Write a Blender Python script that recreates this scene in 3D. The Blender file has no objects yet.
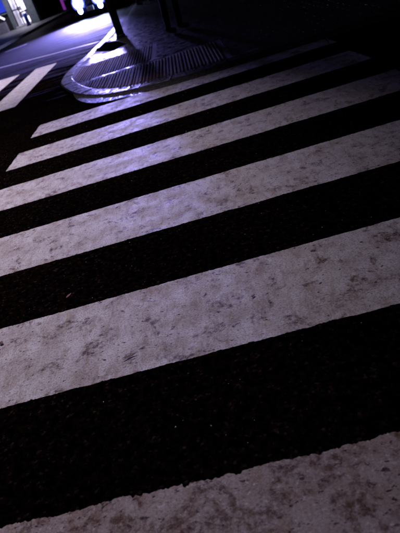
import bpy, bmesh, math, random
from mathutils import Vector, Matrix
random.seed(7)
S = bpy.context.scene
C = S.collection

# ------------------------------------------------------------------ camera
H = 1.02
FWD = Vector((-0.09086857, 0.8530649, -0.51383186))
RGT = Vector((0.95889803, -0.06432227, -0.27636427))
UP = Vector((0.26880749, 0.51782519, 0.81215738))
FPX = 503.9            # focal length in pixels of the 400 x 533 photograph
cam_d = bpy.data.cameras.new('camera')
cam = bpy.data.objects.new('camera', cam_d)
C.objects.link(cam)
cam.matrix_world = Matrix(((RGT.x, UP.x, -FWD.x, 0), (RGT.y, UP.y, -FWD.y, 0), (RGT.z, UP.z, -FWD.z, H), (0, 0, 0, 1)))
cam_d.sensor_fit = 'VERTICAL'
cam_d.sensor_height = 24
cam_d.lens = 24 * FPX / 533
cam_d.clip_start = 0.02
cam_d.clip_end = 1500
cam_d.dof.use_dof = True
cam_d.dof.focus_distance = 1.95
cam_d.dof.aperture_fstop = 3.2
S.camera = cam

# ------------------------------------------------------------------ night sky, moon, exposure
MOON_EL, MOON_AZ = math.radians(48), math.radians(-60)
w = bpy.data.worlds.new('World')
S.world = w
w.use_nodes = True
nt = w.node_tree
sky = nt.nodes.new('ShaderNodeTexSky')
sky.sky_type = 'NISHITA'
sky.sun_disc = False
sky.sun_elevation = math.radians(-7)
sky.sun_rotation = math.radians(60)
bgn = nt.nodes['Background']
nt.links.new(sky.outputs[0], bgn.inputs[0])
bgn.inputs[1].default_value = 0.10
sun_d = bpy.data.lights.new('moon', 'SUN')
sun_d.energy = 0.05
sun_d.angle = math.radians(3)
sun_d.color = (0.50, 0.42, 1.0)
sun = bpy.data.objects.new('moon', sun_d)
C.objects.link(sun)
sun.rotation_euler = (math.radians(90) - MOON_EL, 0, MOON_AZ)
sun.location = (-20, -10, 40)
S.view_settings.view_transform = 'Standard'
S.view_settings.look = 'None'
S.view_settings.gamma = 1
S.view_settings.exposure = 0
S.view_settings.use_curve_mapping = False
S.cycles.use_denoising = True
S.cycles.sample_clamp_indirect = 4
S.cycles.max_bounces = 4

# ------------------------------------------------------------------ helpers
def at(px, py, z=0.0):
    """point at height z that the photograph's pixel looks at"""
    d = FWD + RGT * ((px - 200) / FPX) + UP * (-(py - 266.5) / FPX)
    t = (z - H) / d.z
    return Vector((d.x * t, d.y * t, z))

def new_mat(name):
    m = bpy.data.materials.new(name)
    m.use_nodes = True
    return m, m.node_tree, m.node_tree.nodes['Principled BSDF']

def simple(name, col, rough=0.6, metal=0.0, spec=0.4, var=0.25, scale=9.0, bump=0.0, emit=None, emit_s=0.0, lo=0.3, hi=0.72, rvar=0.0):
    m, t, b = new_mat(name)
    tc = t.nodes.new('ShaderNodeTexCoord')
    n = t.nodes.new('ShaderNodeTexNoise')
    n.inputs['Scale'].default_value = scale
    n.inputs['Detail'].default_value = 6
    t.links.new(tc.outputs['Object'], n.inputs['Vector'])
    r = t.nodes.new('ShaderNodeValToRGB')
    r.color_ramp.elements[0].position = lo
    r.color_ramp.elements[1].position = hi
    r.color_ramp.elements[0].color = tuple(c * (1 - var) for c in col) + (1,)
    r.color_ramp.elements[1].color = tuple(min(1, c * (1 + var)) for c in col) + (1,)
    t.links.new(n.outputs['Fac'], r.inputs['Fac'])
    t.links.new(r.outputs['Color'], b.inputs['Base Color'])
    b.inputs['Roughness'].default_value = rough
    b.inputs['Metallic'].default_value = metal
    if rvar:
        rv = t.nodes.new('ShaderNodeMapRange'); rv.inputs[1].default_value = lo; rv.inputs[2].default_value = hi
        rv.inputs[3].default_value = min(1, rough + rvar); rv.inputs[4].default_value = max(0.05, rough - rvar)
        t.links.new(n.outputs['Fac'], rv.inputs[0]); t.links.new(rv.outputs[0], b.inputs['Roughness'])
    b.inputs['Specular IOR Level'].default_value = spec
    if bump:
        bp = t.nodes.new('ShaderNodeBump')
        bp.inputs['Strength'].default_value = bump
        bp.inputs['Distance'].default_value = 0.01
        t.links.new(n.outputs['Fac'], bp.inputs['Height'])
        t.links.new(bp.outputs[0], b.inputs['Normal'])
    if emit:
        b.inputs['Emission Color'].default_value = tuple(emit) + (1,)
        b.inputs['Emission Strength'].default_value = emit_s
    return m

def link_obj(name, me, mat=None, parent=None):
    o = bpy.data.objects.new(name, me)
    C.objects.link(o)
    if mat is not None and len(me.materials) == 0:
        me.materials.append(mat)
    if parent is not None:
        o.parent = parent
    return o

def obj(name, bm, mat, parent=None, smooth=False):
    me = bpy.data.meshes.new(name)
    bm.normal_update()
    bm.to_mesh(me)
    bm.free()
    if smooth:
        for p in me.polygons:
            p.use_smooth = True
    return link_obj(name, me, mat, parent)

def tag(o, label=None, cat=None, group=None, kind=None):
    if label: o['label'] = label
    if cat: o['category'] = cat
    if group: o['group'] = group
    if kind: o['kind'] = kind
    return o

def empty(name, loc=(0, 0, 0), rz=0):
    o = bpy.data.objects.new(name, None)
    o.empty_display_size = 0.1
    C.objects.link(o)
    o.location = loc
    o.rotation_euler = (0, 0, rz)
    return o

def box(bm, x0, x1, y0, y1, z0, z1, bevel=0.0):
    vs = [bm.verts.new((x, y, z)) for z in (z0, z1) for y in (y0, y1) for x in (x0, x1)]
    fs = [(0, 2, 3, 1), (4, 5, 7, 6), (0, 1, 5, 4), (2, 6, 7, 3), (0, 4, 6, 2), (1, 3, 7, 5)]
    faces = [bm.faces.new([vs[i] for i in f]) for f in fs]
    if bevel:
        es = list({e for f in faces for e in f.edges})
        bmesh.ops.bevel(bm, geom=es, offset=bevel, segments=2, affect='EDGES', profile=0.6)

def cyl(bm, p0, p1, r0, r1=None, n=20, caps=True):
    r1 = r0 if r1 is None else r1
    p0, p1 = Vector(p0), Vector(p1)
    d = (p1 - p0).normalized()
    a = d.orthogonal().normalized()
    b = d.cross(a)
    ra, rb = [], []
    for i in range(n):
        t = 2 * math.pi * i / n
        v = a * math.cos(t) + b * math.sin(t)
        ra.append(bm.verts.new(p0 + v * r0))
        rb.append(bm.verts.new(p1 + v * r1))
    for i in range(n):
        j = (i + 1) % n
        bm.faces.new((ra[i], ra[j], rb[j], rb[i]))
    if caps:
        bm.faces.new(ra[::-1])
        bm.faces.new(rb)

def lathe(bm, prof, n=24, cx=0, cy=0):
    rings = []
    for r, z in prof:
        rings.append([bm.verts.new((cx + r * math.cos(2 * math.pi * i / n), cy + r * math.sin(2 * math.pi * i / n), z)) for i in range(n)])
    for a, b in zip(rings, rings[1:]):
        for i in range(n):
            j = (i + 1) % n
            bm.faces.new((a[i], a[j], b[j], b[i]))
    bm.faces.new(rings[0][::-1])
    bm.faces.new(rings[-1])

def prism(bm, pts, z0, z1):
    lo = [bm.verts.new((x, y, z0)) for x, y in pts]
    hi = [bm.verts.new((x, y, z1)) for x, y in pts]
    n = len(pts)
    for i in range(n):
        j = (i + 1) % n
        bm.faces.new((lo[i], lo[j], hi[j], hi[i]))
    bm.faces.new(hi)
    bm.faces.new(lo[::-1])

# ------------------------------------------------------------------ materials
def asphalt_mat(name, gain):
    m, t, b = new_mat(name)
    N, L = t.nodes, t.links
    geo = N.new('ShaderNodeNewGeometry')
    v1 = N.new('ShaderNodeTexVoronoi'); v1.inputs['Scale'].default_value = 130
    n1 = N.new('ShaderNodeTexNoise'); n1.inputs['Scale'].default_value = 260; n1.inputs['Detail'].default_value = 4
    n2 = N.new('ShaderNodeTexNoise'); n2.inputs['Scale'].default_value = 1.7; n2.inputs['Detail'].default_value = 7
    n3 = N.new('ShaderNodeTexNoise'); n3.inputs['Scale'].default_value = 38; n3.inputs['Detail'].default_value = 5
    for n in (v1, n1, n2, n3):
        L.new(geo.outputs['Position'], n.inputs['Vector'])
    # stones of different brown and grey
    r = N.new('ShaderNodeValToRGB')
    cr = r.color_ramp
    cr.elements[0].position = 0.0; cr.elements[0].color = (0.0035 * gain, 0.0029 * gain, 0.0031 * gain, 1)
    cr.elements[1].position = 0.9; cr.elements[1].color = (0.013 * gain, 0.0080 * gain, 0.0070 * gain, 1)
    e = cr.elements.new(0.985); e.color = (0.05 * gain, 0.045 * gain, 0.048 * gain, 1)
    sep = N.new('ShaderNodeSeparateColor')
    L.new(v1.outputs['Color'], sep.inputs[0])
    L.new(sep.outputs[0], r.inputs['Fac'])
    mx = N.new('ShaderNodeMix'); mx.data_type = 'RGBA'; mx.blend_type = 'MULTIPLY'; mx.inputs[0].default_value = 1
    r2 = N.new('ShaderNodeValToRGB')
    r2.color_ramp.elements[0].position = 0.3; r2.color_ramp.elements[0].color = (0.45, 0.42, 0.42, 1)
    r2.color_ramp.elements[1].position = 0.75; r2.color_ramp.elements[1].color = (1.2, 1.05, 1.0, 1)
    L.new(n2.outputs['Fac'], r2.inputs['Fac'])
    L.new(r.outputs[0], mx.inputs[6]); L.new(r2.outputs[0], mx.inputs[7])
    mx2 = N.new('ShaderNodeMix'); mx2.data_type = 'RGBA'; mx2.blend_type = 'MULTIPLY'; mx2.inputs[0].default_value = 1
    r3 = N.new('ShaderNodeValToRGB')
    r3.color_ramp.elements[0].position = 0.42; r3.color_ramp.elements[0].color = (0.25, 0.22, 0.22, 1)
    r3.color_ramp.elements[1].position = 0.62; r3.color_ramp.elements[1].color = (1.9, 1.5, 1.35, 1)
    L.new(n3.outputs['Fac'], r3.inputs['Fac'])
    L.new(mx.outputs[2], mx2.inputs[6]); L.new(r3.outputs[0], mx2.inputs[7])
    L.new(mx2.outputs[2], b.inputs['Base Color'])
    # painted fade of the headlight sheen: gloss ramps up along y, noise-streaked
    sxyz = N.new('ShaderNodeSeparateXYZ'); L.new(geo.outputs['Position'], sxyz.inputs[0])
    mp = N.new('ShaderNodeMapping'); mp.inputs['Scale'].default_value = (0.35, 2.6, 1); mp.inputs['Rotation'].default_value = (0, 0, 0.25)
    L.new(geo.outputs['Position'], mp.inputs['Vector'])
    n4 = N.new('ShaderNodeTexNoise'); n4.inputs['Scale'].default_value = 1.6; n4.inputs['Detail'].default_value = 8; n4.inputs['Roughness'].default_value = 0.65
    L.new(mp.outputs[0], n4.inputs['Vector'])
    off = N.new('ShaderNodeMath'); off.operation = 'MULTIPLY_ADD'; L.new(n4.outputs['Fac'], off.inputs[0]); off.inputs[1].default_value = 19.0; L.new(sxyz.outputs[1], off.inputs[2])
    sheen_fade = N.new('ShaderNodeMapRange'); sheen_fade.interpolation_type = 'SMOOTHSTEP'
    sheen_fade.inputs[1].default_value = 18.0; sheen_fade.inputs[2].default_value = 31.0
    L.new(off.outputs[0], sheen_fade.inputs[0])
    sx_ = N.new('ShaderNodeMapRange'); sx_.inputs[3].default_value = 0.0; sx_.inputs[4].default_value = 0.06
    L.new(sheen_fade.outputs[0], sx_.inputs[0]); L.new(sx_.outputs[0], b.inputs['Specular IOR Level'])
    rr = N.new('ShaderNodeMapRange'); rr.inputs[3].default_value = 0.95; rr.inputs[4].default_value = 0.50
    L.new(sheen_fade.outputs[0], rr.inputs[0]); L.new(rr.outputs[0], b.inputs['Roughness'])
    ad = N.new('ShaderNodeMath'); ad.operation = 'MULTIPLY_ADD'
    L.new(v1.outputs['Distance'], ad.inputs[0]); ad.inputs[1].default_value = -0.8; L.new(n1.outputs['Fac'], ad.inputs[2])
    ad2 = N.new('ShaderNodeMath'); ad2.operation = 'MULTIPLY_ADD'
    L.new(n3.outputs['Fac'], ad2.inputs[0]); ad2.inputs[1].default_value = 0.7; L.new(ad.outputs[0], ad2.inputs[2])
    bp = N.new('ShaderNodeBump'); bp.inputs['Strength'].default_value = 0.8; bp.inputs['Distance'].default_value = 0.004
    L.new(ad2.outputs[0], bp.inputs['Height']); L.new(bp.outputs[0], b.inputs['Normal'])
    return m

def paint_mat(name, dirt=0.5, col=(0.60, 0.585, 0.60)):
    m, t, b = new_mat(name)
    N, L = t.nodes, t.links
    geo = N.new('ShaderNodeNewGeometry')
    def noise(scale, detail=6, rough=0.6, stretch=None, rot=0.0, dist=0.0):
        n = N.new('ShaderNodeTexNoise')
        n.inputs['Scale'].default_value = scale; n.inputs['Detail'].default_value = detail
        n.inputs['Roughness'].default_value = rough; n.inputs['Distortion'].default_value = dist
        if stretch:
            mp = N.new('ShaderNodeMapping'); mp.inputs['Scale'].default_value = stretch; mp.inputs['Rotation'].default_value = (0, 0, rot)
            L.new(geo.outputs['Position'], mp.inputs['Vector']); L.new(mp.outputs[0], n.inputs['Vector'])
        else:
            L.new(geo.outputs['Position'], n.inputs['Vector'])
        return n.outputs['Fac']
    def rng(src, a, c, lo=0.0, hi=1.0):
        r = N.new('ShaderNodeMapRange'); r.inputs[1].default_value = a; r.inputs[2].default_value = c
        r.inputs[3].default_value = lo; r.inputs[4].default_value = hi
        L.new(src, r.inputs[0]); return r.outputs[0]
    def mul(a, c):
        n = N.new('ShaderNodeMath'); n.operation = 'MULTIPLY'
        L.new(a, n.inputs[0])
        if isinstance(c, float): n.inputs[1].default_value = c
        else: L.new(c, n.inputs[1])
        return n.outputs[0]
    def mix(prev, fac, c):
        n = N.new('ShaderNodeMix'); n.data_type = 'RGBA'
        L.new(fac, n.inputs[0])
        if isinstance(prev, tuple): n.inputs[6].default_value = prev + (1,)
        else: L.new(prev, n.inputs[6])
        n.inputs[7].default_value = c + (1,)
        return n.outputs[2]
    d = dirt
    grime = rng(noise(7, 10, 0.72), 0.40, 0.66, 0, 0.60 + 0.2 * d)                     # broad greyish grime
    c = mix(col, grime, (0.30, 0.235, 0.205))
    scuff = rng(noise(30, 8, 0.7, (1.0, 0.30, 1.0), 0.5, 0.6), 0.48, 0.66, 0, 0.62)   # tyre scuffs along the traffic
    c = mix(c, scuff, (0.25, 0.155, 0.095))
    pale = rng(noise(95, 5, 0.7), 0.56, 0.68, 0, 0.6)
    c = mix(c, pale, (0.70, 0.68, 0.70))
    blot = rng(noise(9.5, 9, 0.72, None, 0, 0.5), 0.555 - 0.045 * d, 0.64 - 0.05 * d)
    blot = mul(blot, rng(noise(45, 7, 0.75), 0.40, 0.56))
    c = mix(c, blot, (0.068, 0.025, 0.007))                                 # brown blotches
    sp = rng(noise(48, 5, 0.6, (0.8, 1.3, 1), 0.35), 0.645 - 0.02 * d, 0.675 - 0.02 * d)
    c = mix(c, sp, (0.026, 0.013, 0.008))                                   # dark chips
    sp2 = rng(noise(24, 6, 0.62, (0.8, 1.2, 1), 0.5, 0.4), 0.645 - 0.015 * d, 0.70 - 0.015 * d)
    c = mix(c, sp2, (0.022, 0.010, 0.006))                                  # larger worn-through spots
    pit = rng(noise(150, 6, 0.75), 0.47, 0.68, 0, 0.85)
    c = mix(c, pit, (0.16, 0.11, 0.09))
    L.new(c, b.inputs['Base Color'])
    L.new(rng(grime, 0, 1, 0.54, 0.85), b.inputs['Roughness'])
    b.inputs['Specular IOR Level'].default_value = 0.22
    h1 = noise(16, 8, 0.7); h2 = noise(190, 4, 0.6)
    wv = N.new('ShaderNodeTexVoronoi'); wv.feature = 'DISTANCE_TO_EDGE'; wv.inputs['Scale'].default_value = 8
    wn = N.new('ShaderNodeTexNoise'); wn.inputs['Scale'].default_value = 7; wn.inputs['Detail'].default_value = 5
    L.new(geo.outputs['Position'], wn.inputs['Vector'])
    va = N.new('ShaderNodeVectorMath'); va.operation = 'MULTIPLY_ADD'
    L.new(wn.outputs['Color'], va.inputs[0]); va.inputs[1].default_value = (0.35, 0.35, 0.35); L.new(geo.outputs['Position'], va.inputs[2])
    L.new(va.outputs[0], wv.inputs['Vector'])
    crack = rng(wv.outputs['Distance'], 0.0, 0.02, 0.0, 1.0)
    a1 = N.new('ShaderNodeMath'); a1.operation = 'MULTIPLY_ADD'; L.new(h1, a1.inputs[0]); a1.inputs[1].default_value = 2.2; L.new(h2, a1.inputs[2])
    a2 = N.new('ShaderNodeMath'); a2.operation = 'MULTIPLY_ADD'; L.new(crack, a2.inputs[0]); a2.inputs[1].default_value = 0.22; L.new(a1.outputs[0], a2.inputs[2])
    bp = N.new('ShaderNodeBump'); bp.inputs['Strength'].default_value = 0.30; bp.inputs['Distance'].default_value = 0.004
    L.new(a2.outputs[0], bp.inputs['Height']); L.new(bp.outputs[0], b.inputs['Normal'])
    return m

M = {}
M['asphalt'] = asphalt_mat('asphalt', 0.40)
M['paint'] = paint_mat('road_paint', 0.55)
M['paint_worn'] = paint_mat('road_paint_worn', 1.7, (0.36, 0.32, 0.315))
M['paint_mid'] = paint_mat('road_paint_mid', 0.85)
M['paint_clean'] = paint_mat('road_paint_clean', 0.0, (0.66, 0.645, 0.66))
M['orange'] = simple('orange_strip', (0.50, 0.20, 0.05), 0.6)
M['kerb'] = simple('kerb_concrete', (0.075, 0.066, 0.075), 0.42, scale=16, bump=0.7, var=0.75, lo=0.40, hi=0.64, rvar=0.15)
M['gutter'] = simple('gutter_concrete', (0.05, 0.043, 0.05), 0.5, scale=34, bump=1.0, var=0.95, spec=0.4, lo=0.46, hi=0.60, rvar=0.25)
M['slab'] = simple('paving_bed', (0.035, 0.03, 0.032), 0.8, scale=40, bump=0.3)
M['brick'] = simple('paving_brick', (0.075, 0.062, 0.068), 0.42, spec=0.2, rvar=0.2, lo=0.42, hi=0.60, scale=12, bump=0.15, var=0.45)
M['tactile'] = simple('tactile_base', (0.26, 0.235, 0.25), 0.32, rvar=0.18, lo=0.4, hi=0.62, spec=0.6, scale=32, bump=0.8)
M['bar'] = simple('tactile_bar', (0.20, 0.066, 0.02), 0.8, scale=25, var=0.45, bump=0.2, spec=0.04)
M['dark_fill'] = simple('dark_fill', (0.003, 0.0025, 0.002), 1.0, spec=0.0, scale=30, bump=0.8)  # near-black matte, shared by the planter soil and the flat kerbside patch
M['pole'] = simple('pole_paint', (0.012, 0.011, 0.014), 0.55, scale=20, spec=0.3)
M['steel'] = simple('galvanised_steel', (0.22, 0.22, 0.24), 0.45, 0.8)
M['leaf_red'] = simple('leaf_red', (0.16, 0.022, 0.01), 0.7, scale=60)
M['leaf_brown'] = simple('leaf_brown', (0.10, 0.045, 0.02), 0.7, scale=60)
M['chip'] = simple('stone_chip', (0.30, 0.28, 0.30), 0.4, scale=200)

# ------------------------------------------------------------------ road
bm = bmesh.new()
box(bm, -450, 450, -450, 450, -0.5, 0.0)
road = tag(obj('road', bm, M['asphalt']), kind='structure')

def stripe(name, x0, x1, y0, y1, mat, parent, rag=(0.002, 0.002), ragx=0.004, step=0.02, z0=0.0, z1=0.0010, skew0=0.0, skew1=0.0, seed=0):
    """thick road paint with uneven worn edges; rag = roughness of the y0 and y1 edge"""
    rnd = random.Random(seed)
    n = max(8, int((x1 - x0) / step))
    def walk(amp):
        out, v, u, bite = [], 0.0, 0.0, 0
        for i in range(n + 1):
            v = v * 0.93 + rnd.uniform(-1, 1) * amp * 0.38
            u = u * 0.35 + rnd.uniform(-1, 1) * amp * 0.42
            if bite <= 0 and rnd.random() < 0.035:
                bite = rnd.randint(2, 5); dep = rnd.uniform(0.6, 2.0) * amp
            c = 0.0
            if bite > 0:
                c = -dep * rnd.uniform(0.6, 1.0); bite -= 1
            out.append(v + u + c)
        return out
    lo, hi = walk(rag[0]), walk(rag[1])
    m = 10
    e0 = [rnd.uniform(-1, 1) * ragx for _ in range(m + 1)]
    e1 = [rnd.uniform(-1, 1) * ragx for _ in range(m + 1)]
    pts = []
    for i in range(n + 1):
        x = x0 + (x1 - x0) * i / n
        pts.append((x + (skew0 * 0 if i else 0), y0 - lo[i]))
    for k in range(1, m):
        pts.append((x1 + e1[k] + skew1 * k / m, y0 + (y1 - y0) * k / m))
    for i in range(n, -1, -1):
        x = x0 + (x1 - x0) * i / n
        pts.append((x + (skew1 if i == n else 0) + (skew0 if i == 0 else 0), y1 + hi[i]))
    for k in range(m - 1, 0, -1):
        pts.append((x0 + e0[k] + skew0 * k / m, y0 + (y1 - y0) * k / m))
    b = bmesh.new()
    prism(b, pts, z0 + 0.0006, z1)
    return obj(name, b, mat, parent)

# the main crossing, one piece of paint for each stripe
YS = [(0.27, 0.752), (1.180, 1.643), (2.105, 2.577), (3.026, 3.471), (3.908, 4.345), (4.792, 5.230)]
XL, XR = -1.640, 1.300
mats = ['paint_worn', 'paint', 'paint', 'paint', 'paint_mid', 'paint_mid']
rags = [(0.002, 0.0042), (0.0022, 0.0020), (0.0022, 0.0022), (0.003, 0.003), (0.003, 0.003), (0.004, 0.004)]
for i, (a, b_) in enumerate(YS):
    stripe('crosswalk_stripe', XL, XR, a, b_, M[mats[i]], road, rags[i], seed=i + 3, step=0.004, skew1=(-0.03 if i > 3 else 0.0), ragx=0.005)
# the crossing over the side road: stripes run away from the camera
for i, (x0, x1) in enumerate(((-2.80, -2.35), (-3.58, -3.13), (-4.60, -4.15), (-5.50, -5.05))):
    bmx = stripe('crosswalk_stripe', 0, 3.45, 0, 0.45, M['paint_clean'], road, (0.004, 0.004), seed=30 + i, skew1=0.12)
    bmx.matrix_world = Matrix.Translation((x1, 6.86 + 0.05 * i, 0)) @ Matrix.Rotation(math.radians(91.2), 4, 'Z')
# the thin stop line, a lane dash and an orange strip on the road
def line_between(name, p, q, wd, mat, seed):
    p, q = Vector(p), Vector(q)
    L_ = (q - p).length
    o = stripe(name, 0, L_, -wd / 2, wd / 2, mat, road, (0.004, 0.004), seed=seed, step=0.06)
    o.matrix_world = Matrix.Translation(p) @ Matrix.Rotation(math.atan2(q.y - p.y, q.x - p.x), 4, 'Z')
    return o
line_between('stop_line', at(-8, 70), at(98, 42), 0.19, M['paint_clean'], 50)
line_between('lane_dash', at(5, 52.3), at(27, 44), 0.16, M['paint_clean'], 51)
line_between('road_strip', at(33, 33.5), at(66, 20), 0.30, M['orange'], 52)

# ------------------------------------------------------------------ pavement corner with dropped kerb
KP = [(40.0, 5.10), (12.0, 5.20), (4.0, 5.28), (1.6, 5.31), (0.6, 5.33), (-0.15, 5.38), (-0.47, 5.45), (-0.81, 5.58), (-1.05, 5.78), (-1.35, 6.21), (-1.57, 6.71),
      (-1.80, 7.42), (-1.87, 7.88), (-1.89, 8.37), (-1.85, 8.98), (-1.77, 9.72), (-1.71, 10.7), (-1.63, 12.2), (-1.55, 16), (-1.5, 26), (-1.4, 60)]
def catmull(pts, k=8):
    out = []
    P = [Vector(p) for p in pts]
    for i in range(len(P) - 1):
        p0, p1, p2, p3 = P[max(0, i - 1)], P[i], P[i + 1], P[min(len(P) - 1, i + 2)]
        m1 = (p2 - p0) * 0.5; m2 = (p3 - p1) * 0.5
        l = (p2 - p1).length
        if m1.length > 1.2 * l: m1 = m1.normalized() * l
        if m2.length > 1.2 * l: m2 = m2.normalized() * l
        for s in range(k):
            t = s / k
            out.append(p1 * (2 * t**3 - 3 * t**2 + 1) + m1 * (t**3 - 2 * t**2 + t) + p2 * (-2 * t**3 + 3 * t**2) + m2 * (t**3 - t**2))
    out.append(P[-1])
    return out
KC = catmull(KP)
cum = [0.0]
for a, b_ in zip(KC, KC[1:]):
    cum.append(cum[-1] + (b_ - a).length)
def kerb_at(s):
    s = min(max(s, 0), cum[-1] - 1e-4)
    lo_, hi_ = 0, len(cum) - 1
    while hi_ - lo_ > 1:
        md = (lo_ + hi_) // 2
        if cum[md] <= s: lo_ = md
        else: hi_ = md
    t = (s - cum[lo_]) / (cum[hi_] - cum[lo_])
    p = KC[lo_].lerp(KC[hi_], t)
    d = (KC[min(hi_ + 2, len(KC) - 1)] - KC[max(lo_ - 2, 0)]).normalized()
    return p, Vector((d.y, -d.x))     # normal pointing into the pavement
KW = 0.175
def offset_line(off, k=160):
    return [kerb_at(cum[-1] * i / k)[0] + kerb_at(cum[-1] * i / k)[1] * off for i in range(k + 1)]
# dense only near the bend
def dense(off):
    ss = [cum[-1] * i / 40 for i in range(41)]
    s_a = next(c for c, p in zip(cum, KC) if p.x < 2.0)
    s_b = next(c for c, p in zip(cum, KC) if p.y > 13)
    ss += [s_a + (s_b - s_a) * i / 120 for i in range(121)]
    ss = sorted(set(ss))
    return [kerb_at(s)[0] + kerb_at(s)[1] * off for s in ss]
PZ = 0.018
inner = dense(KW - 0.01)
bm = bmesh.new()
prism(bm, [(p.x, p.y) for p in inner] + [(40, 60)], 0.0006, PZ - 0.0013)
bmesh.ops.triangulate(bm, faces=[f for f in bm.faces if len(f.verts) > 4])
pavement = tag(obj('pavement', bm, M['slab']), kind='structure')

# kerb stones one by one
s = next(c for c, p in zip(cum, KC) if p.x < 9.0)
s_end = next(c for c, p in zip(cum, KC) if p.y > 30)
rk = random.Random(5)
while s < s_end:
    p, nrm = kerb_at(s)
    ln = 0.6
    if p.x < 0.2 and p.y < 9.5: ln = 0.36
    bm = bmesh.new()
    k = 5
    g = 0.012
    prof = [(0.0, 0.0006), (0.0, 0.010), (0.006, 0.0125), (0.03, 0.0135), (KW - 0.012, 0.0175), (KW, 0.013), (KW, 0.0006)]
    dz = rk.uniform(-0.001, 0.0015)
    rings = []
    for i in range(k + 1):
        pp, nn = kerb_at(s + g / 2 + (ln - g) * i / k)
        rings.append([bm.verts.new((pp.x + nn.x * u, pp.y + nn.y * u, z + (dz if z > 0.01 else 0))) for u, z in prof])
    for a, b_ in zip(rings, rings[1:]):
        for i in range(len(prof) - 1):
            bm.faces.new((a[i], a[i + 1], b_[i + 1], b_[i]))
    bm.faces.new(rings[0][::-1]); bm.faces.new(rings[-1])
    bmesh.ops.recalc_face_normals(bm, faces=bm.faces)
    obj('kerb_stone', bm, M['kerb'], pavement)
    s += ln
# concrete gutter in front of the kerb
bm = bmesh.new()
B = dense(-0.003); A = []
for p_, q_ in zip(dense(-0.24), B):
    f_ = max(0.04, min(1.0, (6.45 - q_.y) / 0.8))
    A.append(q_.lerp(p_, f_))
va = [bm.verts.new((p.x, p.y, 0.0012)) for p in A]
vb = [bm.verts.new((p.x, p.y, 0.007)) for p in B]
for i in range(len(va) - 1):
    bm.faces.new((va[i], va[i + 1], vb[i + 1], vb[i]))
bmesh.ops.recalc_face_normals(bm, faces=bm.faces)
for f in bm.faces:
    if f.normal.z < 0: f.normal_flip()
tag(obj('gutter', bm, M['gutter']), kind='structure')

def kerb_dist(x, y):
    q = Vector((x, y)); best = 1e9; sgn = 1
    for a, b_ in zip(KC, KC[1:]):
        d = b_ - a; t = max(0, min(1, (q - a).dot(d) / d.length_squared))
        v = q - (a + d * t); l = v.length
        if l < best:
            best = l; sgn = 1 if v.dot(Vector((d.y, -d.x))) > 0 else -1
    return best * sgn
# flat near-black patch beside the kerb
DARK_PATCH = [(-1.62, 9.95), (-1.22, 9.22), (-0.97, 9.52), (-1.22, 10.45), (-1.58, 11.05)]
def in_poly(x, y, P):
    c = False
    for (x0, y0), (x1, y1) in zip(P, P[1:] + P[:1]):
        if (y0 > y) != (y1 > y) and x < (x1 - x0) * (y - y0) / (y1 - y0) + x0: c = not c
    return c
# where the ribbed guide paving lies
def tactile_rows(x):
    """y ranges of ribs at this x"""
    out = []
    y = 5.3
    while kerb_dist(x, y) < KW + 0.014 and y < 9: y += 0.02
    out.append((y, 6.86))
    if x < -0.42: out.append((max(y, 7.02), 8.37))
    return [r for r in out if r[1] - r[0] > 0.12]
TX0, TX1 = -1.62, 0.42
def in_tactile(x, y):
    if not (TX0 - 0.05 < x < TX1): return False
    return any(a - 0.02 <= y <= b_ + 0.02 for a, b_ in tactile_rows(x))
# paving bricks: small, joined
bm = bmesh.new()
rb = random.Random(11)
bl, bw = 0.20, 0.10
row = 0
y = 5.4
while y < 22:
    x = -2.0 + (0.1 if row % 2 else 0)
    xmax = 6.0 if y < 14 else 2.0
    while x < xmax:
        x_next = x + bl
        x1, y1 = x + bl, y + bw
        for bnd, ya_, yb_ in ((TX1, 5.0, 6.88), (-0.42, 7.0, 8.4)):
            if ya_ < y + bw / 2 < yb_ and x < bnd < x1: x = bnd
        cx, cy = (x + x1) / 2, y + bw / 2
        ok = x1 - x > 0.03
        if ok and (cx < 0.9 or cy < 5.9):
            ok = min(kerb_dist(x, y), kerb_dist(x1, y), kerb_dist(x, y1), kerb_dist(x1, y1)) > KW - 0.005
        if ok and (in_poly(x, y, DARK_PATCH) or in_poly(x1, y, DARK_PATCH) or in_poly(x, y1, DARK_PATCH) or in_poly(x1, y1, DARK_PATCH) or in_poly(cx, cy, DARK_PATCH)): ok = False
        if ok and cy < 8.6 and cx < 0.8 and (in_tactile(x + 0.01, cy) or in_tactile(x1 - 0.01, cy) or in_tactile(cx, cy)): ok = False
        if ok:
            g = 0.004
            zt = PZ + rb.uniform(-0.0004, 0.0006)
            tx, ty = rb.uniform(-0.0006, 0.0006), rb.uniform(-0.0006, 0.0006)
            lo = [bm.verts.new((a, b_, PZ - 0.0016)) for a, b_ in ((x + g, y + g), (x1 - g, y + g), (x1 - g, y1 - g), (x + g, y1 - g))]
            c_ = 0.0003
            hi = [bm.verts.new((a, b_, zt + tx * sx + ty * sy)) for a, b_, sx, sy in ((x + g + c_, y + g + c_, -1, -1), (x1 - g - c_, y + g + c_, 1, -1), (x1 - g - c_, y1 - g - c_, 1, 1), (x + g + c_, y1 - g - c_, -1, 1))]
            bm.faces.new(hi)
            for i in range(4):
                j = (i + 1) % 4
                bm.faces.new((lo[i], lo[j], hi[j], hi[i]))
        x = x_next
    y += bw
    row += 1
tag(obj('paving_bricks', bm, M['brick'], pavement), kind='stuff')
bm = bmesh.new()
prism(bm, DARK_PATCH, PZ - 0.0012, PZ - 0.0004)
tag(obj('dark_patch', bm, M['dark_fill'], pavement))

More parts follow.
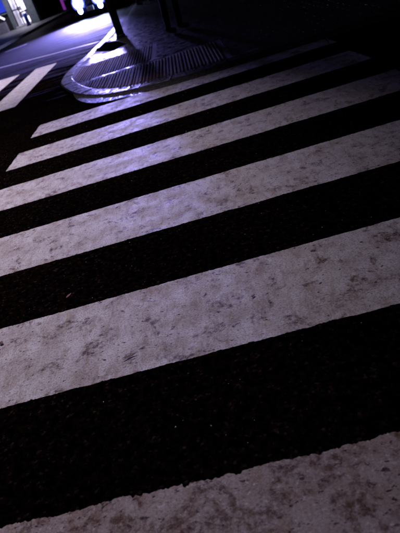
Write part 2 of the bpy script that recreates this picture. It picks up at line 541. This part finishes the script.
# tactile base sheet and its raised ribs
for ri in (0, 1):
    bm = bmesh.new()
    cols = []
    x = TX0
    while x <= TX1:
        rws = tactile_rows(x)
        rws = [r for r in rws if (r[1] < 7.0) == (ri == 0)]
        if rws: cols.append((x, rws[0][0] - 0.012, rws[0][1] + 0.02))
        x += 0.04
    lo = [bm.verts.new((c[0] - 0.02, c[1], PZ - 0.002)) for c in cols]
    hi = [bm.verts.new((c[0] - 0.02, c[2], PZ - 0.002)) for c in cols]
    for i in range(len(cols) - 1):
        bm.faces.new((lo[i], lo[i + 1], hi[i + 1], hi[i]))
    base = obj('tactile_strip', bm, M['tactile'], pavement)
    for k, (x, ya, yb) in enumerate(cols[:-1]):
        y0_, y1_ = ya + 0.02 + rb.uniform(0, 0.035), yb - 0.03 - rb.uniform(0, 0.05)
        if y1_ - y0_ < 0.08: continue
        bm = bmesh.new()
        hw = 0.0100 * rb.uniform(0.75, 1.12)
        x += rb.uniform(-0.002, 0.002); hb_ = rb.uniform(0.0042, 0.0066)
        sec = [(-hw, 0), (-hw + 0.003, hb_), (hw - 0.003, hb_), (hw, 0)]
        r0 = [bm.verts.new((x + u, y0_ + (0.006 if z else 0), PZ - 0.0025 + z)) for u, z in sec]
        r1 = [bm.verts.new((x + u, y1_ - (0.006 if z else 0), PZ - 0.0025 + z)) for u, z in sec]
        for i in range(3):
            bm.faces.new((r0[i], r0[i + 1], r1[i + 1], r1[i]))
        bm.faces.new(r0[::-1]); bm.faces.new(r1)
        bmesh.ops.recalc_face_normals(bm, faces=bm.faces)
        obj('raised_bar', bm, M['bar'], base)

# pavement on the far side of the side road
bm = bmesh.new()
farp = [(-7.6, 19.0), (-6.62, 20.3), (-6.55, 25.0), (-6.5, 60), (-60, 60), (-60, 19.0)]
prism(bm, farp, 0.0006, 0.10)
fpav = tag(obj('far_pavement', bm, simple('far_paving', (0.16, 0.15, 0.16), 0.45, scale=6, bump=0.1)), kind='structure')

# ------------------------------------------------------------------ dark pole; unseen lamp heads added for the light on the stripes
PB = at(121.5, 37.5, PZ)
PB0 = at(125.5, 46.5, PZ)
lamp = tag(empty('pole_with_added_heads', (PB.x, PB.y, PZ)), 'dark pole with added lamp heads rising from the pavement near the kerb', 'street lamp')
bm = bmesh.new()
lathe(bm, [(0.078, 0.0), (0.078, 1.6), (0.070, 1.65), (0.055, 8.1)], 24)
obj('pole', bm, M['pole'], lamp, smooth=True)
bm = bmesh.new()
lathe(bm, [(0.12, 0.0), (0.12, 0.010), (0.10, 0.014), (0.09, 0.05), (0.0795, 0.06)], 24)
obj('base_plate', bm, M['pole'], lamp)
for k in range(4):
    bm = bmesh.new()
    a = math.pi / 4 + k * math.pi / 2
    cyl(bm, (0.108 * math.cos(a), 0.108 * math.sin(a), 0.010), (0.108 * math.cos(a), 0.108 * math.sin(a), 0.04), 0.007, n=6)
    obj('bolt', bm, M['steel'], lamp)
HEAD = Vector((-0.45, -1.1, 8.0)) + (PB0 - PB)
bm = bmesh.new()
cyl(bm, (0, 0, 7.95), HEAD + Vector((0.2, 0.35, 0.02)), 0.028, 0.024, 12)
obj('arm', bm, M['pole'], lamp, smooth=True)
AIM = Vector((-3.6, 2.5, 0)) - (lamp.location + HEAD)
rot = AIM.to_track_quat('-Z', 'Y')
bm = bmesh.new()
box(bm, -0.13, 0.13, -0.24, 0.24, 0.03, 0.12, 0.02)
hd = obj('added_lamp_head', bm, M['pole'], lamp)
hd.matrix_local = Matrix.Translation(HEAD) @ rot.to_matrix().to_4x4()
bm = bmesh.new()
box(bm, -0.10, 0.10, -0.20, 0.20, 0.018, 0.029)
obj('lens', bm, simple('added_lamp_lens', (0.8, 0.8, 0.85), 0.3, emit=(0.93, 0.90, 1.0), emit_s=6), hd)
sd = bpy.data.lights.new('added_lamp_light', 'SPOT')
sd.energy = 4300
sd.spot_size = math.radians(58)
sd.spot_blend = 1.0
sd.shadow_soft_size = 0.10
sd.color = (0.97, 0.84, 1.0)
sl = bpy.data.objects.new('added_lamp_light', sd)
C.objects.link(sl)
sl.parent = hd

# second head, added out of view to brighten the side road's crossing
HEAD2 = Vector((-0.75, 0.15, 7.6)) + (PB0 - PB)
bm = bmesh.new()
cyl(bm, (0, 0, 7.62), HEAD2 + Vector((0.2, 0, 0.06)), 0.026, 0.022, 12)
obj('arm', bm, M['pole'], lamp, smooth=True)
AIM2 = Vector((-5.0, 9.3, 0)) - (lamp.location + HEAD2)
hd2 = hd.copy(); C.objects.link(hd2); hd2.parent = lamp
hd2.matrix_local = Matrix.Translation(HEAD2) @ AIM2.to_track_quat('-Z', 'Y').to_matrix().to_4x4()
ln2 = [c for c in hd.children if c.type == 'MESH'][0].copy(); C.objects.link(ln2); ln2.parent = hd2
sd2 = sd.copy(); sd2.energy = 3300; sd2.spot_size = math.radians(67); sd2.color = (1.0, 0.88, 0.93)
sl2 = bpy.data.objects.new('added_lamp_light', sd2); C.objects.link(sl2); sl2.parent = hd2

# ------------------------------------------------------------------ car with its headlights on
def car(loc, rz):
    root = tag(empty('car', loc, rz), 'dark blue small car with both headlights glaring on the side road', 'car')
    blue = simple('car_paint', (0.010, 0.016, 0.10), 0.22, 0.2, 0.6, var=0.1)
    dark = simple('car_trim', (0.012, 0.012, 0.014), 0.5)
    glass = simple('car_glass', (0.01, 0.012, 0.016), 0.06, 0, 0.8)
    rubber = simple('tyre_rubber', (0.012, 0.012, 0.012), 0.8)
    chrome = simple('chrome', (0.6, 0.6, 0.65), 0.15, 1.0)
    # front is at y = 0 facing -y; sections (y, half width, z sill, z belt, z roof, half roof width)
    sec = [(-0.02, 0.52, 0.28, 0.62, 0.66, 0.50), (0.06, 0.66, 0.22, 0.70, 0.76, 0.62), (0.35, 0.735, 0.20, 0.80, 0.86, 0.66), (0.85, 0.745, 0.20, 0.90, 0.96, 0.66),
           (1.05, 0.745, 0.20, 0.92, 1.06, 0.64), (1.55, 0.745, 0.20, 0.93, 1.46, 0.58), (2.2, 0.745, 0.20, 0.94, 1.52, 0.58), (2.9, 0.745, 0.20, 0.95, 1.50, 0.57), (3.25, 0.73, 0.22, 0.95, 1.40, 0.55), (3.38, 0.70, 0.26, 0.93, 1.05, 0.55), (3.42, 0.62, 0.32, 0.86, 0.92, 0.5)]
    bm = bmesh.new()
    rings = []
    for yy, hw, z0, zb, zr, rw in sec:
        prof = [(0, z0), (hw * 0.9, z0), (hw, z0 + 0.10), (hw * 1.01, (z0 + zb) / 2), (hw * 0.985, zb), (rw, zr - 0.03), (rw * 0.8, zr), (0, zr + 0.012)]
        full = prof + [(-a, b) for a, b in prof[-2:0:-1]]
        rings.append([bm.verts.new((a, yy, b)) for a, b in full])
    n = len(rings[0])
    for a, b in zip(rings, rings[1:]):
        for i in range(n):
            j = (i + 1) % n
            bm.faces.new((a[i], b[i], b[j], a[j]))
    bm.faces.new(rings[0]); bm.faces.new(rings[-1][::-1])
    bmesh.ops.recalc_face_normals(bm, faces=bm.faces)
    obj('body', bm, blue, root, True)
    def quad(name, pts, mat, par=root, th=0.006):
        b = bmesh.new()
        P = [Vector(p) for p in pts]
        nn = (P[1] - P[0]).cross(P[-1] - P[0]).normalized()
        lo = [b.verts.new(p) for p in P]; hi = [b.verts.new(p + nn * th) for p in P]
        b.faces.new(hi); b.faces.new(lo[::-1])
        for i in range(len(P)):
            j = (i + 1) % len(P)
            b.faces.new((lo[i], lo[j], hi[j], hi[i]))
        return obj(name, b, mat, par)
    quad('windscreen', [(-0.60, 1.035, 1.03), (0.60, 1.035, 1.03), (0.53, 1.53, 1.44), (-0.53, 1.53, 1.44)], glass, th=0.02)
    quad('rear_window', [(0.5, 3.385, 1.06), (-0.5, 3.385, 1.06), (-0.5, 3.27, 1.36), (0.5, 3.27, 1.36)], glass, th=0.02)
    for sx in (-1, 1):
        a = [(sx * 0.742, 1.3, 0.96), (sx * 0.742, 2.1, 0.97), (sx * 0.61, 2.1, 1.44), (sx * 0.61, 1.62, 1.42)]
        c = [(sx * 0.744, 2.18, 0.97), (sx * 0.744, 3.0, 0.98), (sx * 0.605, 2.95, 1.43), (sx * 0.61, 2.18, 1.44)]
        for q in (a, c):
            quad('side_window', q if sx > 0 else q[::-1], glass, th=0.012)
        b = bmesh.new()
        box(b, sx * 0.84 - 0.07, sx * 0.84 + 0.07, 1.2, 1.26, 0.95, 1.07, 0.02)
        obj('mirror', b, blue, root)
        # wheels
        for yy in (0.62, 2.82):
            b = bmesh.new()
            cyl(b, (sx * 0.58, yy, 0.275), (sx * 0.752, yy, 0.275), 0.275, n=28)
            wh = obj('wheel', b, rubber, root)
            b = bmesh.new()
            cyl(b, (sx * 0.7525, yy, 0.275), (sx * 0.764, yy, 0.275), 0.18, 0.165, n=24)
            obj('rim', b, chrome, wh)
    b = bmesh.new(); box(b, -0.70, 0.70, -0.075, 0.10, 0.20, 0.40, 0.035)
    obj('bumper', b, blue, root)
    b = bmesh.new(); box(b, -0.27, 0.27, -0.055, -0.01, 0.46, 0.58, 0.012)
    gr = obj('grille', b, dark, root)
    for k in range(3):
        b = bmesh.new(); box(b, -0.25, 0.25, -0.064, -0.056, 0.478 + 0.035 * k, 0.486 + 0.035 * k)
        obj('grille_bar', b, chrome, gr)
    b = bmesh.new(); box(b, -0.165, 0.165, -0.092, -0.077, 0.235, 0.385, 0.003)
    obj('number_plate', b, simple('plate_white', (0.75, 0.75, 0.72), 0.4), root)
    ringm = simple('halo_ring', (0.3, 0.35, 0.9), 0.3, emit=(0.10, 0.14, 1.0), emit_s=1.3)  # added glowing rings that imitate the blue halo round the headlights
    hl = simple('headlight_glass', (0.9, 0.9, 0.95), 0.1, emit=(0.45, 0.52, 1.0), emit_s=160)
    for sx in (-1, 1):
        b = bmesh.new()
        box(b, sx * 0.50 - 0.21, sx * 0.50 + 0.21, -0.062, 0.12, 0.41, 0.76, 0.05)
        h_ = obj('headlight', b, chrome, root)
        b = bmesh.new()
        n_ = 24
        rings = []
        for r_, d_ in ((0.185, 0.0), (0.18, -0.02), (0.12, -0.04), (0.05, -0.048)):
            rings.append([b.verts.new((sx * 0.50 + 1.12 * r_ * math.cos(2 * math.pi * i / n_), -0.0635 + d_, 0.575 + 0.92 * r_ * math.sin(2 * math.pi * i / n_))) for i in range(n_)])
        for a, c in zip(rings, rings[1:]):
            for i in range(n_):
                j = (i + 1) % n_
                b.faces.new((a[i], a[j], c[j], c[i]))
        b.faces.new(rings[0][::-1]); b.faces.new(rings[-1])
        bmesh.ops.recalc_face_normals(b, faces=b.faces)
        obj('headlight_lens', b, hl, h_, True)
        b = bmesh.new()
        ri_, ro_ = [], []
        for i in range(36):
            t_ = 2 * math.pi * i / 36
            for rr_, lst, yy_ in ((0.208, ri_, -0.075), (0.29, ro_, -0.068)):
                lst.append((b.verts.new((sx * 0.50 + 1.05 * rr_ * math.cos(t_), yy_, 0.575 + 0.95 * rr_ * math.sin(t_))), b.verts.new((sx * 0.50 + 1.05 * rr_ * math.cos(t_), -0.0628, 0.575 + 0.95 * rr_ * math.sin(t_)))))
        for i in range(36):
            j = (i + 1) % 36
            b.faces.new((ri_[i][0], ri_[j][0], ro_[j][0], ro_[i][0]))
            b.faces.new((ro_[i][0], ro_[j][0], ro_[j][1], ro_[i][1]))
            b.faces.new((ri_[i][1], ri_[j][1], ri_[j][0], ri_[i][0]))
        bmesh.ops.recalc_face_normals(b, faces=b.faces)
        obj('halo_ring', b, ringm, h_, True)
        b = bmesh.new()
        cyl(b, (sx * 0.50, -0.09, 0.31), (sx * 0.50, -0.0755, 0.31), 0.10, n=20)
        obj('glare_disc', b, hl, root)  # glowing disc added to stretch the headlight glare downward
        L_ = bpy.data.lights.new('headlight_beam', 'SPOT')
        L_.energy = 15000
        L_.color = (0.31, 0.27, 1.0)
        L_.spot_size = math.radians(60)
        L_.spot_blend = 1.0
        L_.shadow_soft_size = 0.2
        lo_ = bpy.data.objects.new('headlight_beam', L_)
        C.objects.link(lo_)
        lo_.parent = h_
        lo_.location = (sx * 0.50, -0.17, 0.575)
        lo_.rotation_euler = (math.radians(90 - 3), 0, math.radians(180 + BEAM_YAW))
    for k in (-1, 1):
        b = bmesh.new(); box(b, k * 0.62 - 0.06, k * 0.62 + 0.06, 3.36, 3.43, 0.70, 0.90, 0.015)
        obj('tail_light', b, simple('tail_red', (0.3, 0.01, 0.01), 0.3), root)
    return root
BEAM_YAW = 16
car((-3.05, 21.7, 0), math.radians(-30))

# ------------------------------------------------------------------ people on the pavement
def person(name, loc, rz, label, stride, height=1.70, cols=((0.012, 0.012, 0.016), (0.012, 0.012, 0.02))):
    k = height / 1.70
    V, E, Rr = [], [], []
    def v(p, r, par=None):
        V.append(tuple(c * k for c in p)); Rr.append(r * k if not isinstance(r, tuple) else (r[0] * k, r[1] * k))
        if par is not None: E.append((par, len(V) - 1))
        return len(V) - 1
    pel = v((0, 0, 0.90), (0.155, 0.115))
    w1 = v((0, 0, 1.05), (0.14, 0.10), pel)
    ch = v((0, -0.01, 1.24), (0.165, 0.115), w1)
    sh = v((0, 0, 1.37), (0.12, 0.085), ch)
    nk = v((0, -0.005, 1.45), 0.052, sh)
    hd0 = v((0, -0.02, 1.53), (0.07, 0.08), nk)
    hd1 = v((0, -0.02, 1.61), (0.078, 0.098), hd0)
    v((0, -0.01, 1.67), (0.055, 0.065), hd1)
    v((0, -0.125, 1.565), 0.012, hd0)
    for sx in (-1, 1):
        s = stride * sx
        hip = v((sx * 0.095, 0, 0.84), 0.088, pel)
        kn = v((sx * 0.12, -s * 0.40 - 0.03, 0.47), 0.058, hip)
        cf = v((sx * 0.122, -s * 0.62 - 0.005, 0.32), 0.057, kn)
        an = v((sx * 0.125, -s, 0.10), 0.050, cf)
        he = v((sx * 0.125, -s + 0.04, 0.045), (0.042, 0.045), an)
        bl_ = v((sx * 0.133, -s - 0.11, 0.042), (0.046, 0.04), he)
        v((sx * 0.135, -s - 0.19, 0.034), (0.040, 0.032), bl_)
        so = v((sx * 0.19, 0, 1.345), 0.062, sh)
        el = v((sx * 0.235, 0.03 + s * 0.2, 1.07), 0.044, so)
        wr = v((sx * 0.245, -0.05 + s * 0.4, 0.83), 0.030, el)
        pm = v((sx * 0.243, -0.06 + s * 0.42, 0.765), (0.020, 0.038), wr)
        for q in range(4):
            oy = -0.03 + 0.02 * q
            f1 = v((sx * 0.240, -0.06 + s * 0.42 + oy, 0.715), 0.010, pm)
            v((sx * 0.232, -0.06 + s * 0.42 + oy, 0.675 - 0.006 * (q in (1, 2))), 0.0085, f1)
        t1 = v((sx * 0.235, -0.105 + s * 0.42, 0.755), 0.011, pm)
        v((sx * 0.228, -0.118 + s * 0.42, 0.72), 0.009, t1)
    me = bpy.data.meshes.new('skeleton')
    me.from_pydata(V, E, [])
    tmp = bpy.data.objects.new('skeleton', me)
    C.objects.link(tmp)
    sk = tmp.modifiers.new('s', 'SKIN')
    sk.use_smooth_shade = True
    for i, r in enumerate(Rr):
        d = me.skin_vertices[0].data[i]
        d.radius = r if isinstance(r, tuple) else (r, r)
        d.use_root = (i == 0)
    ss = tmp.modifiers.new('u', 'SUBSURF'); ss.levels = 2; ss.render_levels = 2
    dg = bpy.context.evaluated_depsgraph_get()
    me2 = bpy.data.meshes.new_from_object(tmp.evaluated_get(dg))
    bpy.data.objects.remove(tmp); bpy.data.meshes.remove(me)
    me2.name = name
    jac = simple('jacket', cols[0], 0.85, spec=0.1); tro = simple('trousers', cols[1], 0.85, spec=0.1)
    ski = simple('skin', (0.35, 0.2, 0.14), 0.5); sho = simple('shoe_leather', (0.01, 0.01, 0.011), 0.4)
    me2.materials.clear()
    for m_ in (tro, jac, ski, sho): me2.materials.append(m_)
    for p in me2.polygons:
        z = p.center.z / k; ax = abs(p.center.x) / k
        if z > 1.455 or (z < 0.82 and ax > 0.205): p.material_index = 2
        elif z > 0.88 or ax > 0.205: p.material_index = 1
        elif z < 0.085: p.material_index = 3
        else: p.material_index = 0
        p.use_smooth = True
    zmin = min(vv.co.z for vv in me2.vertices)
    o = link_obj(name, me2)
    o.location = (loc[0], loc[1], loc[2] - zmin + 0.001)
    o.rotation_euler = (0, 0, rz)
    tag(o, label, 'person')
    # hair
    bm = bmesh.new()
    bmesh.ops.create_uvsphere(bm, u_segments=20, v_segments=12, radius=1)
    for vv in bm.verts:
        vv.co = Vector((vv.co.x * 0.092, vv.co.y * 0.108 + 0.003, vv.co.z * 0.10 + 1.63)) * k
    bmesh.ops.delete(bm, geom=[vv for vv in bm.verts if vv.co.z < 1.60 * k and vv.co.y < 0.02 * k], context='VERTS')
    obj('hair', bm, simple('hair_black', (0.01, 0.009, 0.008), 0.5), o, True)
    return o
person('person', (-0.09, 9.05, PZ + 0.002), math.radians(36), 'person in dark trousers on the pavement, right of the lamp pole, legs side by side', 0.0)
person('person', (-0.95, 18.9, PZ + 0.003), math.radians(60), 'person in dark shoes on the pavement, farther back than the lamp pole', 0.16)

# ------------------------------------------------------------------ lit shop across the side road
shop = tag(empty('shop_building', (0, 34, 0.10)), 'lit shop front with bright white doorway across the side road', 'building')
wallm = simple('dark_render', (0.035, 0.032, 0.04), 0.8, scale=3)
stone = simple('grey_pilaster', (0.22, 0.26, 0.28), 0.6, scale=8)
white = simple('white_shelf', (0.75, 0.74, 0.78), 0.5)
lit = simple('lit_panel', (0.8, 0.8, 0.85), 0.5, emit=(0.80, 0.76, 1.0), emit_s=1.7)
DX0, DX1 = -9.36, -8.50
def part(name, mat, par, *boxes, bevel=0.0):
    b = bmesh.new()
    for q in boxes: box(b, *q, bevel=bevel)
    return obj(name, b, mat, par)
part('wall', wallm, shop, (-18, -11.2, 0, 8, 0, 3.0), (-18, -7.86, 0, 8, 3.0, 7.5), (-11.2, -9.62, 0.003, 8, 2.3, 3.0), (-9.62, -7.86, 0.35, 0.6, 2.4, 3.0), (-8.40, -7.86, 0.5, 8, 0, 3.0), (-11.2, -9.62, 0.2, 8, 0, 0.95))
part('pilaster', stone, shop, (-8.42, -7.95, -0.10, 0.5, 0, 3.0), bevel=0.02)
part('pilaster', stone, shop, (-9.62, -9.40, -0.06, 0.5, 0, 3.0), bevel=0.02)
part('door_step', simple('step_white', (0.6, 0.58, 0.6), 0.5), shop, (-9.40, -8.42, -0.35, 0.5, 0, 0.09), bevel=0.01)
part('back_panel', lit, shop, (-9.40, -8.42, 1.6, 1.65, 0.10, 2.9))
part('interior_wall', white, shop, (-9.47, -9.41, 0.52, 1.6, 0.09, 2.9), (-8.41, -8.402, 0.52, 1.6, 0.09, 2.9), (-9.40, -8.42, 0.52, 1.6, 2.9, 2.95))
# shelf posts, shelves and stock in the doorway
for zz in (0.45, 0.85, 1.22, 1.62, 2.0):
    part('shelf', white, shop, (-9.34, -8.62, 1.0, 1.4, zz, zz + 0.03))
for xx in (-9.34, -9.0, -8.62):
    part('shelf_post', white, shop, (xx - 0.02, xx + 0.02, 0.97, 0.998, 0.095, 2.2))
rs = random.Random(3)
stock = [simple('stock_dark', (0.015, 0.014, 0.03), 0.5), simple('stock_blue', (0.02, 0.05, 0.25), 0.5), simple('stock_red', (0.5, 0.12, 0.10), 0.5), simple('stock_grey', (0.25, 0.24, 0.3), 0.5)]
for zz in (0.48, 0.88, 1.25, 1.65):
    xx = -9.28
    while xx < -8.72:
        wd = rs.uniform(0.12, 0.26); hh = rs.uniform(0.14, 0.33)
        if rs.random() < 0.62:
            b = bmesh.new(); box(b, xx, xx + wd, 1.05, 1.28, zz + 0.001, zz + hh, 0.01)
            kc = rs.randrange(4); c = obj('carton', b, stock[kc], None)
            c.location = (0, 34, 0.10)
            tag(c, 'small %s carton on the %s shelf in the lit shop doorway' % (('black', 'blue', 'red', 'grey')[kc], {0.48: 'lowest', 0.88: 'second lowest', 1.25: 'third', 1.65: 'fourth'}[zz]), 'carton', 'stock on the shop shelves')
        xx += wd + rs.uniform(0.02, 0.12)
dfm = simple('door_frame_dark', (0.02, 0.02, 0.03), 0.5)
for q in ((-9.38, -9.32, 0.1, 0.16, 0.09, 2.39), (-8.98, -8.92, 0.1, 0.16, 0.09, 2.39), (-8.50, -8.44, 0.1, 0.16, 0.09, 2.39), (-9.319, -8.981, 0.11, 0.15, 0.92, 0.98), (-8.919, -8.501, 0.11, 0.15, 0.72, 0.78)):
    part('door_frame', dfm, shop, q)
# blue lit window left of the doorway
part('sign_panel', simple('blue_lightbox', (0.02, 0.04, 0.4), 0.4, emit=(0.03, 0.06, 0.75), emit_s=0.55), shop, (-11.15, -9.66, 0.08, 0.14, 1.02, 2.25))
part('window_sill', stone, shop, (-11.2, -9.64, -0.02, 0.19, 0.90, 0.96))
# ceiling-less sloping lit board and planter in front of the shop
bd = tag(empty('sloping_board', (-10.0, 33.5, 0.10)), 'white lit sloping board in front of the blue shop window', 'sign')
bm = bmesh.new()
box(bm, -0.42, 0.30, -0.03, 0.03, -0.055, 0.055, 0.01)
o = obj('panel', bm, simple('board_white', (0.8, 0.8, 0.82), 0.4, emit=(0.8, 0.8, 1.0), emit_s=1.3), bd)
o.location = (0, 0, 0.86); o.rotation_euler = (0, math.radians(42), 0)
for xx, hh in ((-0.2, 1.0), (0.12, 0.72)):
    bm = bmesh.new(); cyl(bm, (xx, 0.05, 0), (xx, 0.05, hh), 0.016, n=10); obj('leg', bm, M['pole'], bd)
pl = tag(empty('planter_box', (-9.95, 32.9, 0.10)), 'grey concrete planter box beside the lit doorway', 'planter')
bm = bmesh.new()
for q in ((-0.42, 0.30, -0.2, -0.15, 0, 0.55), (-0.42, 0.30, 0.15, 0.2, 0, 0.55), (-0.42, -0.37, -0.149, 0.149, 0, 0.55), (0.25, 0.30, -0.149, 0.149, 0, 0.55)):
    box(bm, *q)
obj('trough', bm, simple('planter_concrete', (0.30, 0.28, 0.36), 0.7, bump=0.2), pl)
bm = bmesh.new(); box(bm, -0.365, 0.245, -0.148, 0.148, 0.02, 0.47); obj('dark_fill', bm, M['dark_fill'], pl)  # planter soil inside the trough
bol = tag(empty('bollard', (-8.28, 32.4, 0.10)), 'short blue bollard standing before the lit doorway', 'bollard')
bm = bmesh.new(); lathe(bm, [(0.10, 0), (0.10, 0.58), (0.085, 0.64), (0.03, 0.66)], 20)
obj('post', bm, simple('bollard_blue', (0.02, 0.09, 0.60), 0.4), bol, True)
bm = bmesh.new(); lathe(bm, [(0.13, 0), (0.13, 0.03), (0.101, 0.045)], 20)
obj('base', bm, M['pole'], bol)
# lamp light inside the doorway spills onto the pavement
ld = bpy.data.lights.new('shop_light', 'AREA'); ld.shape = 'RECTANGLE'; ld.size = 0.8; ld.size_y = 0.7; ld.energy = 200; ld.color = (0.82, 0.78, 1.0)
lo = bpy.data.objects.new('shop_light', ld); C.objects.link(lo); lo.location = (-8.9, 34.95, 2.95); lo.rotation_euler = (math.radians(-35), 0, 0)
# unseen arm lamp above the doorway, added to light bollard and pavement
part('added_lamp_arm', M['pole'], shop, (-8.96, -8.92, -2.5, -0.1, 3.20, 3.24))
part('added_arm_lamp', M['pole'], shop, (-9.09, -8.79, -2.6, -2.4, 3.05, 3.198), bevel=0.02)
fl = bpy.data.lights.new('added_arm_light', 'SPOT'); fl.energy = 230; fl.spot_size = math.radians(150); fl.spot_blend = 0.6; fl.shadow_soft_size = 0.08; fl.color = (0.80, 0.78, 1.0)
fo = bpy.data.objects.new('added_arm_light', fl); C.objects.link(fo); fo.location = (-8.94, 31.5, 3.04); fo.rotation_euler = (math.radians(8), 0, 0)
# dark building farther along
fb = tag(empty('dark_building', (0, 46, 0.1)), 'unlit dark building beyond the shop and the car', 'building')
part('wall', wallm, fb, (-12, 14, 0, 6, 0, 9))
for k in range(1, 7):
    part('window', simple('dark_glass', (0.01, 0.01, 0.015), 0.1), fb, (-11 + 3.4 * k, -9.2 + 3.4 * k, -0.04, -0.003, 0.9, 2.3))
vw = simple('violet_glow', (0.1, 0.05, 0.15), 0.3, emit=(0.35, 0.10, 0.70), emit_s=0.16)  # added glowing panes for faint violet light in the dark background
for q in ((-9.6, -9.0, -0.05, -0.004, 0.35, 0.8), (-8.55, -8.2, -0.05, -0.004, 0.5, 1.1), (-7.5, -7.0, -0.05, -0.004, 0.3, 0.62)):
    part('glow_pane', vw, fb, q)
# pink lit standing sign behind the car
pk = tag(empty('standing_sign', (-6.6, 33.2, 0.10)), 'small magenta glowing standing sign left behind the car', 'sign')
part('panel', simple('pink_light', (0.5, 0.1, 0.5), 0.4, emit=(0.45, 0.05, 0.75), emit_s=0.2), pk, (0.36, 0.52, -0.03, 0.03, 0.15, 0.8), bevel=0.02)
part('foot', M['pole'], pk, (0.22, 0.58, -0.15, 0.15, 0, 0.05))

# ------------------------------------------------------------------ litter and chips
def leaf(name, p, ln, wd, rz, mat, label, curl=0.2):
    bm = bmesh.new()
    n = 8
    L_, R_, Cc = [], [], []
    for i in range(n + 1):
        t = i / n
        hw = wd * math.sin(math.pi * min(1, t * 0.93 + 0.05)) ** 0.8 * (1 - 0.35 * t) * 0.5
        z = 0.004 + curl * ln * (t - 0.5) ** 2
        L_.append(bm.verts.new((t * ln, hw, z + hw * 0.5))); R_.append(bm.verts.new((t * ln, -hw, z + hw * 0.5))); Cc.append(bm.verts.new((t * ln, 0, z)))
    for i in range(n):
        bm.faces.new((L_[i], Cc[i], Cc[i + 1], L_[i + 1])); bm.faces.new((Cc[i], R_[i], R_[i + 1], Cc[i + 1]))
    o = obj(name, bm, mat, None, True)
    md = o.modifiers.new('t', 'SOLIDIFY'); md.thickness = 0.0006
    o.location = p; o.rotation_euler = (0, 0, rz)
    return tag(o, label, 'leaf')
leaf('leaf', at(67, 299), 0.032, 0.014, math.radians(60), M['leaf_red'], 'tiny red leaf on the black asphalt between two middle stripes')
leaf('leaf', at(124, 360, 0.0011), 0.050, 0.007, math.radians(15), M['leaf_brown'], 'thin orange brown leaf curled on the widest full white stripe', 0.5)
leaf('leaf', at(3, 345, 0.0011), 0.024, 0.016, math.radians(120), M['leaf_brown'], 'dark brown leaf scrap at the left end of the second stripe')
leaf('leaf', at(252, 298, 0.0011), 0.016, 0.010, math.radians(40), M['leaf_brown'], 'little dark leaf scrap in the middle of the second stripe')
bm = bmesh.new()
rc = random.Random(21)
gaps = [(0.80, 1.17), (1.66, 2.09), (2.60, 3.01), (3.49, 3.90), (4.36, 4.78)]
for i in range(210):
    g = rc.choice(gaps); x = rc.uniform(-1.9, 1.0) if rc.random() < 0.75 else rc.uniform(-2.2, 1.5); y = rc.uniform(*g)
    r = rc.choice((0.0010, 0.0013, 0.0016, 0.0024))
    m_ = Matrix.Translation((x, y, r * 0.6)) @ Matrix.Rotation(rc.uniform(0, 3), 4, 'Z') @ Matrix.Diagonal((rc.uniform(0.7, 1.5), rc.uniform(0.7, 1.4), 0.8, 1))
    bmesh.ops.create_icosphere(bm, subdivisions=1, radius=r, matrix=m_)
tag(obj('gravel', bm, M['chip']), 'tiny pale stone chips scattered on the asphalt', 'gravel', kind='stuff')
